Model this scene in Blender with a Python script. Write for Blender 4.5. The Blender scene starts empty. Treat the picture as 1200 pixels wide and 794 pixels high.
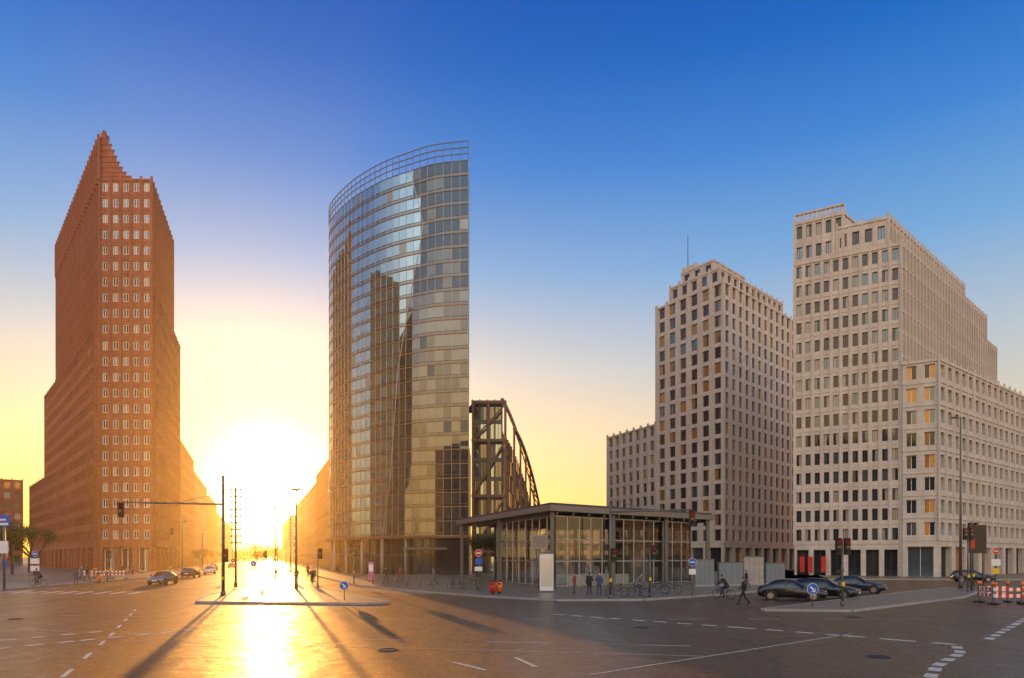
import bpy, bmesh, math, random
from mathutils import Vector, Matrix
R=random.Random(7)
sc=bpy.context.scene
COL=sc.collection

# ------------------------------------------------------------------ materials
def mat(name,col,rough=.7,metal=0,nscale=0,namt=0,bump=0,bscale=None,spec=.5,stretch=(1,1,1)):
    m=bpy.data.materials.new(name); m.use_nodes=True
    nt=m.node_tree; b=nt.nodes['Principled BSDF']
    b.inputs['Base Color'].default_value=(*col,1)
    b.inputs['Roughness'].default_value=rough
    b.inputs['Metallic'].default_value=metal
    b.inputs['Specular IOR Level'].default_value=spec
    if namt or bump:
        tc=nt.nodes.new('ShaderNodeTexCoord'); mp=nt.nodes.new('ShaderNodeMapping')
        mp.inputs['Scale'].default_value=stretch
        nt.links.new(tc.outputs['Object'],mp.inputs['Vector'])
    if namt:
        n=nt.nodes.new('ShaderNodeTexNoise'); n.inputs['Scale'].default_value=nscale
        n.inputs['Detail'].default_value=6; n.inputs['Roughness'].default_value=.65
        nt.links.new(mp.outputs[0],n.inputs['Vector'])
        r=nt.nodes.new('ShaderNodeValToRGB')
        r.color_ramp.elements[0].position=.3; r.color_ramp.elements[1].position=.7
        r.color_ramp.elements[0].color=(*[c*(1-namt) for c in col],1)
        r.color_ramp.elements[1].color=(*[min(1,c*(1+namt)) for c in col],1)
        nt.links.new(n.outputs['Fac'],r.inputs['Fac'])
        nt.links.new(r.outputs['Color'],b.inputs['Base Color'])
    if bump:
        n2=nt.nodes.new('ShaderNodeTexNoise'); n2.inputs['Scale'].default_value=bscale or nscale*4
        n2.inputs['Detail'].default_value=4
        nt.links.new(mp.outputs[0],n2.inputs['Vector'])
        bp=nt.nodes.new('ShaderNodeBump'); bp.inputs['Strength'].default_value=bump; bp.inputs['Distance'].default_value=.02
        nt.links.new(n2.outputs['Fac'],bp.inputs['Height']); nt.links.new(bp.outputs[0],b.inputs['Normal'])
    return m
def clad(name,col,bw=1.5,bh=.8,var=.08,mort=.7,ms=.02,rough=.8,streak=.18):
    """stone / brick cladding laid out along each wall (tangent, height)"""
    m=bpy.data.materials.new(name); m.use_nodes=True; nt=m.node_tree; b=nt.nodes['Principled BSDF']
    b.inputs['Roughness'].default_value=rough
    ge=nt.nodes.new('ShaderNodeNewGeometry'); cr_=nt.nodes.new('ShaderNodeVectorMath'); cr_.operation='CROSS_PRODUCT'; cr_.inputs[1].default_value=(0,0,1)
    nt.links.new(ge.outputs['Normal'],cr_.inputs[0])
    dt=nt.nodes.new('ShaderNodeVectorMath'); dt.operation='DOT_PRODUCT'; nt.links.new(cr_.outputs[0],dt.inputs[0]); nt.links.new(ge.outputs['Position'],dt.inputs[1])
    sx=nt.nodes.new('ShaderNodeSeparateXYZ'); nt.links.new(ge.outputs['Position'],sx.inputs[0])
    cb=nt.nodes.new('ShaderNodeCombineXYZ'); nt.links.new(dt.outputs['Value'],cb.inputs[0]); nt.links.new(sx.outputs[2],cb.inputs[1])
    br=nt.nodes.new('ShaderNodeTexBrick'); br.inputs['Scale'].default_value=1; br.inputs['Brick Width'].default_value=bw; br.inputs['Row Height'].default_value=bh; br.inputs['Mortar Size'].default_value=ms
    br.inputs['Color1'].default_value=(*[c*(1-var) for c in col],1); br.inputs['Color2'].default_value=(*[c*(1+var) for c in col],1); br.inputs['Mortar'].default_value=(*[c*mort for c in col],1)
    nt.links.new(cb.outputs[0],br.inputs['Vector'])
    mp=nt.nodes.new('ShaderNodeMapping'); mp.inputs['Scale'].default_value=(.9,.12,1); nt.links.new(cb.outputs[0],mp.inputs[0])
    n=nt.nodes.new('ShaderNodeTexNoise'); n.inputs['Scale'].default_value=1; n.inputs['Detail'].default_value=6; nt.links.new(mp.outputs[0],n.inputs['Vector'])
    r=nt.nodes.new('ShaderNodeMapRange'); r.inputs[1].default_value=.3; r.inputs[2].default_value=.7; r.inputs[3].default_value=1-streak; r.inputs[4].default_value=1+streak*.4; nt.links.new(n.outputs['Fac'],r.inputs[0])
    mu=nt.nodes.new('ShaderNodeVectorMath'); mu.operation='SCALE'; nt.links.new(br.outputs['Color'],mu.inputs[0]); nt.links.new(r.outputs[0],mu.inputs['Scale'])
    nt.links.new(mu.outputs[0],b.inputs['Base Color'])
    return m
def glass_see(name,tint,fac=.75):
    m=bpy.data.materials.new(name); m.use_nodes=True; nt=m.node_tree
    for n in list(nt.nodes): nt.nodes.remove(n)
    o=nt.nodes.new('ShaderNodeOutputMaterial'); mx=nt.nodes.new('ShaderNodeMixShader')
    t=nt.nodes.new('ShaderNodeBsdfTransparent'); t.inputs[0].default_value=(*tint,1)
    g=nt.nodes.new('ShaderNodeBsdfGlossy'); g.inputs['Roughness'].default_value=.03; g.inputs[0].default_value=(.9,.95,1,1)
    fr=nt.nodes.new('ShaderNodeFresnel'); fr.inputs[0].default_value=1.5
    ad=nt.nodes.new('ShaderNodeMath'); ad.operation='ADD'; ad.inputs[1].default_value=1-fac; ad.use_clamp=True
    nt.links.new(fr.outputs[0],ad.inputs[0]); nt.links.new(ad.outputs[0],mx.inputs[0])
    nt.links.new(t.outputs[0],mx.inputs[1]); nt.links.new(g.outputs[0],mx.inputs[2]); nt.links.new(mx.outputs[0],o.inputs[0])
    return m

M={}
M['brick']=clad('red_brick',(.33,.108,.058),.6,.25,.22,.8,.02,.85,.25)
M['brick2']=clad('dark_brick',(.29,.10,.052),.6,.25,.2,.8,.02,.85,.25)
M['stone']=clad('pale_limestone',(.59,.52,.45),1.1,.72,.06,.72)
M['stone2']=clad('grey_limestone',(.58,.52,.45),1.3,.72,.06,.72)
M['ochre']=clad('ochre_stone',(.45,.28,.12),1.2,.6,.08,.75)
M['beige']=clad('beige_stone',(.45,.33,.20),1.2,.6,.08,.75)
M['wglass']=mat('window_glass',(.02,.025,.03),.05,0,spec=.6)
M['wglass2']=mat('coated_window_glass',(.12,.16,.20),.06,.6,spec=.7)
M['blind']=mat('window_blind_glass',(.34,.31,.27),.15,0,spec=.8)
M['warmlitglass']=mat('warm_lit_window_glass',(.38,.20,.06),.1,.3,spec=.8)  # warm light painted into the pane colour
M['frame']=mat('window_frame_pale',(.74,.71,.66),.5)
M['framed']=mat('window_frame_dark',(.06,.06,.06),.4)
M['dark']=mat('dark_interior',(.02,.018,.016),.7)
M['spandrel']=mat('spandrel_panel',(.10,.09,.08),.4)
M['cw']=mat('curtain_wall_glass',(.31,.42,.47),.025,.85,spec=.9)
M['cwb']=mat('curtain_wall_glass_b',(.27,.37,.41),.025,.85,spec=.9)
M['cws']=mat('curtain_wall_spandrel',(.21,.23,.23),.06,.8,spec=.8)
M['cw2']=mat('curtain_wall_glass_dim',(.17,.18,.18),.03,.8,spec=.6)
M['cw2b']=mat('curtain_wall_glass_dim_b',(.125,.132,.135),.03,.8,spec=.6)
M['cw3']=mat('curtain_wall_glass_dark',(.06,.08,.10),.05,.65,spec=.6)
M['cwblind']=mat('curtain_wall_blind',(.24,.25,.23),.12,.3,spec=.8)
M['alu']=mat('aluminium',(.36,.37,.37),.35,.6)
M['bronze']=mat('bronze_rail',(.28,.16,.07),.45,.4)
M['steel']=mat('painted_steel_grey',(.13,.125,.115),.45,.2,3,.15)
M['steelr']=mat('red_brown_steel',(.17,.09,.06),.5,.2,3,.2)
M['fascia']=mat('roof_fascia_metal',(.22,.19,.16),.4,.3,1.5,.1)
M['roofdark']=mat('roof_membrane',(.07,.065,.06),.8,0,2,.2)
M['conc']=mat('concrete',(.33,.31,.28),.85,0,1.5,.15,.3,12)
M['panelblue']=mat('grey_blue_panel',(.16,.20,.23),.45,.1,1,.1)
M['white']=mat('white_paint',(.75,.75,.73),.5,0,3,.05)
M['road_paint']=mat('road_marking_paint',(.60,.52,.40),.6,0,6,.4)
M['black']=mat('black_plastic',(.02,.02,.022),.4)
M['iron']=mat('cast_iron',(.04,.037,.034),.5,.5,20,.4,.5,30)
M['rubber']=mat('rubber',(.02,.02,.02),.8)
M['red']=mat('red_plastic',(.55,.03,.02),.4)
M['orange']=mat('orange_plastic',(.75,.2,.03),.4)
M['blue']=mat('blue_sign',(.02,.10,.50),.4)
M['yellow']=mat('yellow_sign',(.75,.50,.04),.4)
M['pink']=mat('pink_poster',(.5,.12,.25),.5)
M['carblack']=mat('car_paint_black',(.012,.012,.015),.15,.2,spec=.8)
M['carsilver']=mat('car_paint_silver',(.35,.35,.36),.25,.7)
M['cardark']=mat('car_paint_dark_blue',(.02,.03,.05),.15,.3,spec=.8)
M['carwhite']=mat('car_paint_white',(.6,.6,.6),.25,0)
M['carglass']=mat('car_glass',(.015,.02,.02),.03,0,spec=1)
M['lampglass']=mat('lamp_lens',(.6,.6,.55),.1,.3)
M['tail']=mat('tail_lens',(.4,.01,.01),.15)
M['rim']=mat('wheel_rim',(.4,.4,.4),.3,.8)
M['skin']=mat('skin',(.50,.30,.21),.5)
M['hair']=mat('hair_dark',(.04,.025,.015),.6)
M['coat']=mat('coat_dark',(.025,.025,.03),.85)
M['coatr']=mat('coat_red',(.30,.04,.03),.85)
M['coatb']=mat('coat_blue',(.05,.08,.16),.85)
M['coatg']=mat('coat_grey',(.16,.15,.14),.85)
M['jeans']=mat('jeans',(.04,.06,.11),.85)
M['shoe']=mat('shoe_dark',(.02,.018,.015),.6)
M['bark']=mat('bark',(.07,.05,.035),.9,0,5,.3,.5,20)
M['leaf']=mat('foliage_dark',(.06,.065,.02),.7,0,2,.4)
M['leaf2']=mat('foliage_light',(.12,.12,.03),.7,0,2,.4)
M['clear']=glass_see('clear_glass',(.85,.9,.92),.93)

# ------------------------------------------------------------------ mesh builder
class MB:
    def __init__(s): s.v=[]; s.f=[]; s.m=[]; s.ms=[]; s.smooth=set()
    def mi(s,k):
        if k not in s.ms: s.ms.append(k)
        return s.ms.index(k)
    def face(s,pts,k,sm=False):
        b=len(s.v); s.v+= [tuple(p) for p in pts]; s.f.append(tuple(range(b,b+len(pts)))); s.m.append(s.mi(k))
        if sm: s.smooth.add(len(s.f)-1)
    def box(s,o,a,b,c,k):
        o,a,b,c=map(Vector,(o,a,b,c))
        if a.cross(b).dot(c)<0: a,b=b,a
        n=len(s.v)
        P=[o,o+a,o+a+b,o+b,o+c,o+a+c,o+a+b+c,o+b+c]
        s.v+=[tuple(p) for p in P]
        for q in ((0,3,2,1),(4,5,6,7),(0,1,5,4),(1,2,6,5),(2,3,7,6),(3,0,4,7)):
            s.f.append(tuple(n+i for i in q)); s.m.append(s.mi(k))
    def cbox(s,c,size,k,rz=0):
        c=Vector(c); rot=Matrix.Rotation(rz,3,'Z')
        ax=[rot@Vector((size[0],0,0)),rot@Vector((0,size[1],0)),Vector((0,0,size[2]))]
        s.box(c-(ax[0]+ax[1]+ax[2])/2,*ax,k)
    def beam(s,p0,p1,w,h,k):
        p0,p1=Vector(p0),Vector(p1); d=(p1-p0)
        if d.length<1e-5: return
        u=d.normalized(); up=Vector((0,0,1)) if abs(u.z)<.95 else Vector((0,1,0))
        x=u.cross(up).normalized(); y=x.cross(u)
        s.box(p0-x*w/2-y*h/2,d,x*w,y*h,k)
    def tube(s,p0,p1,r0,r1=None,n=10,k='steel',caps=True):
        r1=r0 if r1 is None else r1
        p0,p1=Vector(p0),Vector(p1); u=(p1-p0).normalized()
        up=Vector((0,0,1)) if abs(u.z)<.95 else Vector((0,1,0))
        x=u.cross(up).normalized(); y=x.cross(u)
        b=len(s.v)
        for p,r in ((p0,r0),(p1,r1)):
            for i in range(n):
                a=2*math.pi*i/n; s.v.append(tuple(p+x*math.cos(a)*r+y*math.sin(a)*r))
        for i in range(n):
            j=(i+1)%n
            s.f.append((b+i,b+n+i,b+n+j,b+j)); s.m.append(s.mi(k)); s.smooth.add(len(s.f)-1)
        if caps:
            s.f.append(tuple(b+i for i in range(n))); s.m.append(s.mi(k))
            s.f.append(tuple(b+n+i for i in reversed(range(n)))); s.m.append(s.mi(k))
    def sphere(s,c,r,k,n=8,sc=(1,1,1)):
        c=Vector(c); b=len(s.v); rows=n//2+1
        for i in range(rows+1):
            t=math.pi*i/rows
            for j in range(n):
                a=2*math.pi*j/n
                s.v.append((c.x+r*sc[0]*math.sin(t)*math.cos(a),c.y+r*sc[1]*math.sin(t)*math.sin(a),c.z+r*sc[2]*math.cos(t)))
        for i in range(rows):
            for j in range(n):
                j2=(j+1)%n
                s.f.append((b+i*n+j,b+(i+1)*n+j,b+(i+1)*n+j2,b+i*n+j2)); s.m.append(s.mi(k)); s.smooth.add(len(s.f)-1)
    def ring(s,c,axis,Rr,r,k,n=24,m=6):
        c=Vector(c); ax=Vector(axis).normalized(); up=Vector((0,0,1)) if abs(ax.z)<.9 else Vector((1,0,0))
        x=ax.cross(up).normalized(); y=ax.cross(x); b=len(s.v)
        for i in range(n):
            a=2*math.pi*i/n; d=x*math.cos(a)+y*math.sin(a)
            for j in range(m):
                t=2*math.pi*j/m; s.v.append(tuple(c+d*(Rr+r*math.cos(t))+ax*r*math.sin(t)))
        for i in range(n):
            for j in range(m):
                i2=(i+1)%n; j2=(j+1)%m
                s.f.append((b+i*m+j,b+i2*m+j,b+i2*m+j2,b+i*m+j2)); s.m.append(s.mi(k)); s.smooth.add(len(s.f)-1)
    def mesh(s,name):
        me=bpy.data.meshes.new(name); me.from_pydata(s.v,[],s.f)
        for k in s.ms: me.materials.append(M[k])
        me.polygons.foreach_set('material_index',s.m)
        me.polygons.foreach_set('use_smooth',[i in s.smooth for i in range(len(s.f))])
        me.update(); return me
    def obj(s,name,loc=(0,0,0),rz=0,scale=1):
        return place(name,s.mesh(name),loc,rz,scale)
def place(name,me,loc=(0,0,0),rz=0,scale=1):
    o=bpy.data.objects.new(name,me); COL.objects.link(o); o.location=loc; o.rotation_euler=(0,0,rz); o.scale=(scale,)*3
    return o

# ------------------------------------------------------------------ facade
def wall(mb,p0,p1,z0,z1,cols=0,rows=0,wf=.5,hf=.55,rec=.3,mw='stone',mg=('wglass',),mf='frame',panes=2,
         fin=0,finw=.35,finm=None,band=0,bandh=.3,fw=.07,sp=None,wz=.5,every=1):
    p0=Vector((*p0,0)); p1=Vector((*p1,0)); d=p1-p0; L=d.length; u=d/L; n=Vector((u.y,-u.x,0))
    def P(a,z,o=0): 
        q=p0+u*a+n*o; return (q.x,q.y,z)
    if not cols or not rows:
        mb.face([P(0,z0),P(L,z0),P(L,z1),P(0,z1)],mw); return
    cw=L/cols; rh=(z1-z0)/rows; ww=cw*wf; wh=rh*hf
    for j in range(rows):
        zb=z0+j*rh; za=zb+(rh-wh)*wz; zt=za+wh
        mb.face([P(0,zb),P(L,zb),P(L,za),P(0,za)],mw)
        mb.face([P(0,zt),P(L,zt),P(L,zb+rh),P(0,zb+rh)],mw)
        prev=0
        for i in range(cols):
            xa=i*cw+(cw-ww)/2; xb=xa+ww
            mb.face([P(prev,za),P(xa,za),P(xa,zt),P(prev,zt)],mw); prev=xb
            mb.face([P(xa,za),P(xa,za,-rec),P(xa,zt,-rec),P(xa,zt)],mw)
            mb.face([P(xb,za,-rec),P(xb,za),P(xb,zt),P(xb,zt,-rec)],mw)
            mb.face([P(xa,za),P(xb,za),P(xb,za,-rec),P(xa,za,-rec)],mw)
            mb.face([P(xa,zt,-rec),P(xb,zt,-rec),P(xb,zt),P(xa,zt)],mw)
            f=min(fw,ww*.15); r=-rec
            mb.face([P(xa,za,r),P(xb,za,r),P(xb,za+f,r),P(xa,za+f,r)],mf)
            mb.face([P(xa,zt-f,r),P(xb,zt-f,r),P(xb,zt,r),P(xa,zt,r)],mf)
            pw=(ww-f*(panes+1))/panes
            x=xa; g0=R.choice(mg)
            for k in range(panes+1):
                mb.face([P(x,za+f,r),P(x+f,za+f,r),P(x+f,zt-f,r),P(x,zt-f,r)],mf)
                if k<panes:
                    g=g0 if R.random()<.7 else R.choice(mg); t=[R.uniform(-.012,.012) for _ in range(3)]
                    mb.face([P(x+f,za+f,r+t[0]),P(x+f+pw,za+f,r+t[1]),P(x+f+pw,zt-f,r+t[1]+t[2]),P(x+f,zt-f,r+t[0]+t[2])],g)
                x+=f+pw
        mb.face([P(prev,za),P(L,za),P(L,zt),P(prev,zt)],mw)
        if band:
            mb.box(P(0,zb-bandh/2,.0),u*L,n*band,(0,0,bandh),finm or mw)
    if fin:
        for i in range(0,cols+1,every):
            mb.box(P(i*cw-finw/2,z0+.01,-.01),u*finw,n*(fin+.01),(0,0,z1-z0+.6),finm or mw)

def prism(mb,poly,z0,z1,specs={},mw='stone',roof='roofdark',cop=.35,copd=.15):
    n=len(poly)
    for i in range(n):
        a,b=poly[i],poly[(i+1)%n]
        sp=specs.get(i)
        if sp:
            sp=dict(sp); g=sp.pop('ground',None); sp.setdefault('mw',mw)
            zz=z0
            if g:
                gs=dict(sp); gs.update(dict(rows=1,hf=.82,wz=.05,wf=.72,fin=0,band=0,panes=2,rec=.8)); gs.update(g); gh=gs.pop('h',5)
                wall(mb,a,b,z0,z0+gh,**gs); zz=z0+gh
            wall(mb,a,b,zz,z1,**sp)
        else: wall(mb,a,b,z0,z1,mw=mw)
        if cop:
            A=Vector((*a,0)); B=Vector((*b,0)); u=(B-A).normalized(); nn=Vector((u.y,-u.x,0))
            mb.box((a[0],a[1],z1-cop+.003*i),B-A,nn*(copd+.004*i),(0,0,cop+.05+.004*i),mw)
            mb.box(Vector((a[0],a[1],z1-cop+.003*i)),B-A,-nn*(.3+.004*i),(0,0,cop+.05+.004*i+.002),mw)
    mb.face([(p[0],p[1],z1-.05) for p in poly],roof)

# ------------------------------------------------------------------ ground
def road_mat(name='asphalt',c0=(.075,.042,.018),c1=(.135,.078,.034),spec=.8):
    m=bpy.data.materials.new(name); m.use_nodes=True; nt=m.node_tree; b=nt.nodes['Principled BSDF']
    tc=nt.nodes.new('ShaderNodeTexCoord')
    def N(s,d=6,r=.6,sx=(1,1,1),rot=0):
        mp=nt.nodes.new('ShaderNodeMapping'); mp.inputs['Scale'].default_value=sx; mp.inputs['Rotation'].default_value=(0,0,rot); nt.links.new(tc.outputs['Object'],mp.inputs[0])
        n=nt.nodes.new('ShaderNodeTexNoise'); n.inputs['Scale'].default_value=s; n.inputs['Detail'].default_value=d; n.inputs['Roughness'].default_value=r
        nt.links.new(mp.outputs[0],n.inputs['Vector']); return n
    a=N(.12,5); c=N(1.6,9,.72); g=N(16,5,.65); tr=N(.5,4,.5,(1,.06,1),.5); und=N(1.1,3,.5)
    r=nt.nodes.new('ShaderNodeValToRGB'); r.color_ramp.elements[0].position=.35; r.color_ramp.elements[1].position=.68
    r.color_ramp.elements[0].color=(*c0,1); r.color_ramp.elements[1].color=(*c1,1)
    nt.links.new(a.outputs['Fac'],r.inputs[0])
    def mult(x,src,lo,hi,p0=.3,p1=.72,k=1):
        mx=nt.nodes.new('ShaderNodeMix'); mx.data_type='RGBA'; mx.blend_type='MULTIPLY'; mx.inputs[0].default_value=k
        q=nt.nodes.new('ShaderNodeValToRGB'); q.color_ramp.elements[0].color=(lo,lo,lo,1); q.color_ramp.elements[1].color=(hi,hi,hi,1)
        q.color_ramp.elements[0].position=p0;q.color_ramp.elements[1].position=p1
        nt.links.new(src,q.inputs[0]); nt.links.new(x,mx.inputs[6]); nt.links.new(q.outputs[0],mx.inputs[7]); return mx.outputs[2]
    o=mult(r.outputs[0],c.outputs['Fac'],.40,1.3); o=mult(o,tr.outputs['Fac'],.5,1.15,.35,.6)
    v=nt.nodes.new('ShaderNodeTexVoronoi'); v.feature='DISTANCE_TO_EDGE'; v.inputs['Scale'].default_value=.10
    w=N(.6,4); add=nt.nodes.new('ShaderNodeMixRGB'); add.blend_type='ADD'; add.inputs[0].default_value=1.0
    nt.links.new(tc.outputs['Object'],add.inputs[1]); nt.links.new(w.outputs['Color'],add.inputs[2]); nt.links.new(add.outputs[0],v.inputs['Vector'])
    lt=nt.nodes.new('ShaderNodeMath'); lt.operation='LESS_THAN'; lt.inputs[1].default_value=.006; nt.links.new(v.outputs['Distance'],lt.inputs[0])
    mx2=nt.nodes.new('ShaderNodeMix'); mx2.data_type='RGBA'; nt.links.new(lt.outputs[0],mx2.inputs[0]); nt.links.new(o,mx2.inputs[6]); mx2.inputs[7].default_value=(.02,.019,.018,1)
    nt.links.new(mx2.outputs[2],b.inputs['Base Color'])
    def mr(src,lo,hi):
        rr=nt.nodes.new('ShaderNodeMapRange'); rr.inputs[1].default_value=.3; rr.inputs[2].default_value=.7; rr.inputs[3].default_value=lo; rr.inputs[4].default_value=hi
        nt.links.new(src,rr.inputs[0]); return rr.outputs[0]
    nt.links.new(mr(c.outputs['Fac'],.48,.75),b.inputs['Roughness'])
    b.inputs['Specular IOR Level'].default_value=spec
    b.inputs['Specular Tint'].default_value=(1,.70,.30,1)  # golden sunset light put into the highlight colour
    # traffic-polished binder: a smoother sheen on the stones, its tint adding sunset gold
    nt.links.new(mr(tr.outputs['Fac'],.85,.35),b.inputs['Coat Weight'])
    nt.links.new(mr(c.outputs['Fac'],.22,.46),b.inputs['Coat Roughness'])
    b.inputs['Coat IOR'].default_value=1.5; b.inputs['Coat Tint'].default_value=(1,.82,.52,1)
    bp=nt.nodes.new('ShaderNodeBump'); bp.inputs['Strength'].default_value=1; bp.inputs['Distance'].default_value=.04
    nt.links.new(g.outputs['Fac'],bp.inputs['Height']); nt.links.new(bp.outputs[0],b.inputs['Normal'])
    b2=nt.nodes.new('ShaderNodeBump'); b2.inputs['Strength'].default_value=.8; b2.inputs['Distance'].default_value=.08
    nt.links.new(und.outputs['Fac'],b2.inputs['Height']); nt.links.new(b2.outputs[0],b.inputs['Coat Normal'])
    return m
M['asphalt']=road_mat()
def pave_mat():
    m=bpy.data.materials.new('paving_slabs'); m.use_nodes=True; nt=m.node_tree; b=nt.nodes['Principled BSDF']
    tc=nt.nodes.new('ShaderNodeTexCoord'); br=nt.nodes.new('ShaderNodeTexBrick')
    br.inputs['Scale'].default_value=1; br.inputs['Color1'].default_value=(.15,.115,.075,1); br.inputs['Color2'].default_value=(.20,.15,.10,1)
    br.inputs['Mortar'].default_value=(.07,.055,.04,1); br.inputs['Mortar Size'].default_value=.015; br.inputs['Brick Width'].default_value=.9; br.inputs['Row Height'].default_value=.6
    nt.links.new(tc.outputs['Object'],br.inputs['Vector']); nt.links.new(br.outputs['Color'],b.inputs['Base Color'])
    b.inputs['Roughness'].default_value=.5; b.inputs['Specular Tint'].default_value=(1,.8,.5,1)  # specular tint paints warm evening light into the paving highlights
    b.inputs['Coat Weight'].default_value=.4; b.inputs['Coat Roughness'].default_value=.35
    return m
M['pave']=pave_mat()
mb=MB(); mb.face([(-4000,-1500,0),(4000,-1500,0),(4000,6000,0),(-4000,6000,0)],'asphalt'); mb.obj('ground')

def slab(name,poly,h=.13):
    mb=MB(); mb.face([(x,y,h) for x,y in poly],'pave')
    n=len(poly)
    for i in range(n):
        a,b=Vector((*poly[i],0)),Vector((*poly[(i+1)%n],0))
        mb.face([a,b,b+Vector((0,0,h)),a+Vector((0,0,h))],'conc')
        u=(b-a).normalized(); nn=Vector((u.y,-u.x,0))
        mb.box(a+Vector((0,0,-.05)),b-a,nn*(.16+.001*i),(0,0,h+.055+.0006*i),'conc')
    return mb.obj(name)
slab('pavement',[(-16.5,72),(-9,60),(-2,51),(3,46.5),(9,47),(18,55),(27,66),(42,90),(60,140),(60,300),(-98,300),(-53,180),(-35,118)])
slab('pavement',[(-160,58),(-45,60),(-49,80),(-52,104),(-80,179),(-200,500),(-500,500),(-500,58)])
slab('pavement',[(34,92),(62,88),(100,100),(200,170),(200,300),(80,300)])
slab('traffic_island',[(-22.5,50),(-20.5,44.5),(-9,43),(-8.2,44.5),(-19,66),(-25,84),(-58,172),(-60.5,172),(-30,86)])
slab('traffic_island',[(14,38),(18.5,37.3),(33,50),(43,62),(41,64.5),(30,54)])

mk=MB()
def strip(a,b,w=.12,z=.006):
    a,b=Vector((*a,z)),Vector((*b,z)); u=(b-a).normalized(); n=Vector((-u.y,u.x,0))*w/2
    mk.face([a-n,b-n,b+n,a+n],'road_paint')
def dash(pts,w=.12,on=1.,off=1.,z=.006):
    for a,b in zip(pts,pts[1:]):
        A,B=Vector(a),Vector(b); L=(B-A).length; t=0; u=(B-A)/L
        while t<L:
            e=min(t+on,L); strip(A+u*t,A+u*e,w,z); t+=on+off
strip((-1.7,19.5),(-.7,18.1),.14); strip((.1,20.4),(.65,18.6),.14)
dash([(9.7,16),(11.7,18.8),(14,21.3),(15.2,23.4),(14,24.6),(12.7,26),(9.8,28.9),(2,36)],.3,.7,.5)
dash([(17.3,24.8),(22.5,30.5),(34,43)],.3,.8,.6,.007)
dash([(-11.2,17),(-15.2,25.8),(-22,40)],.13,1.4,2)
strip((2,17.4),(13.3,26.7),.08); strip((-14,24.5),(6,20.6),.06,.007)
dash([(-18,20.5),(-15.5,24.5),(-13,28.5)],.35,.5,.5); dash([(-20,22),(-16.5,27.6)],.35,.5,.5)
dash([(-20,28),(-6,25),(6,23)],.12,2.2,3)
dash([(-30,36),(-10,33),(8,33),(20,33)],.12,1.5,2)
dash([(-45,50),(-42,75),(-48,95),(-80,180)],.12,3,4)
dash([(-27,60),(-30,75),(-65,170)],.12,3,4,.007)
strip((-20,42.5),(-8,41),.4)
for i in range(9): strip((-31-1.5*i,55+.2*i),(-32-1.5*i,59+.2*i),.5)
for i in range(8): strip((-17+1.2*i,64-1.3*i),(-14.6+1.2*i,66-1.3*i),.4,.007)
mk.obj('road_markings')
for x,y in ((-4,22),(5.5,29),(-12,36),(11,20.5),(-24,33),(17,34)):
    m_=MB(); m_.tube((0,0,.001),(0,0,.008),.36,.36,20,'iron'); m_.ring((0,0,.008),(0,0,1),.30,.012,'iron',20,4); m_.obj('manhole_cover',(x,y,0))

# ------------------------------------------------------------------ brick tower
A=(-84.5,140);B=(-73.9,140);C=(-83.4,168);D=(-126,189)
k=MB()
gw=('wglass','wglass','wglass2','blind','warmlitglass')
gd=('wglass','wglass','wglass2','wglass')
fr=dict(cols=5,rows=23,wf=.56,hf=.56,rec=.16,mg=('wglass','wglass2','blind','wglass'),mf='frame',panes=2,fw=.20,ground=dict(h=6,cols=3),fin=.12,finw=.4,mw='brick',band=.05,bandh=.2)
lf=dict(cols=26,rows=23,wf=.56,hf=.62,rec=.3,mg=gd,mf='framed',panes=1,fin=.30,finw=.55,mw='brick',ground=dict(h=6,cols=9))
rf=dict(cols=12,rows=23,wf=.6,hf=.62,rec=.3,mg=gd,mf='framed',panes=1,fin=.2,finw=.5,mw='brick',ground=dict(h=6,cols=6))
prism(k,[A,B,C,D],0,80.3,{0:fr,1:rf,3:lf},'brick')
def lerp(p,q,t): return (p[0]+(q[0]-p[0])*t,p[1]+(q[1]-p[1])*t)
zc=80.3
for i_,t in enumerate((.60,.50,.43,.37,.32,.27,.22,.17)):
    z1=zc+(.7,.8,1.0,1.1,1.2,1.2,1.2,1.3)[i_]
    p=[lerp(A,B,.004),lerp(A,B,t),lerp(D,C,t),D]
    prism(k,[(p[0][0]+.05,p[0][1]+.05),(p[1][0],p[1][1]+.05),p[2],p[3]],zc-.04,z1,{3:dict(cols=26,rows=1,wf=.3,hf=.4,rec=.2,mg=('wglass',),mf='framed',panes=1)},'brick',cop=.15,copd=.08)
    zc=z1
for i in range(27):
    q=lerp(A,D,i/26); k.box((q[0]-.05,q[1]-.05,80),(-.35,-.3,0),(.35,-.41,0),(0,0,9.2),'brick')
k.box((-84.4,140.1,zc),(.9,0,0),(0,1.5,0),(0,0,1.1),'brick')
k.box((-84.2,140.3,zc+1.1),(.4,0,0),(0,.8,0),(0,0,.7),'brick')
prism(k,[(-86.5,141.0),(-84,141.0),(-100,190),(-135,202),(-136.6,199.5)],0,49.7,{4:dict(cols=24,rows=13,wf=.66,hf=.6,rec=.4,mg=gd,mf='framed',panes=1,fin=.08,finw=.5,mw='brick',ground=dict(h=6,cols=11))},'brick')
prism(k,[(-87.4,142.5),(-100,190),(-157,227),(-159,225)],0,26,{3:dict(cols=30,rows=6,wf=.66,hf=.6,rec=.4,mg=gd,mf='framed',panes=1,fin=.08,finw=.5,mw='brick2',ground=dict(h=6,cols=14))},'brick2')
prism(k,[(-80,140.9),(-73.35,140.9),(-84.9,174.5),(-92,174.5)],0,56.7,{1:dict(cols=12,rows=15,wf=.64,hf=.6,rec=.35,mg=gd,mf='framed',panes=1,fin=.08,finw=.5,mw='brick',ground=dict(h=6,cols=7))},'brick')
k.obj('brick_skyscraper')
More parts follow.
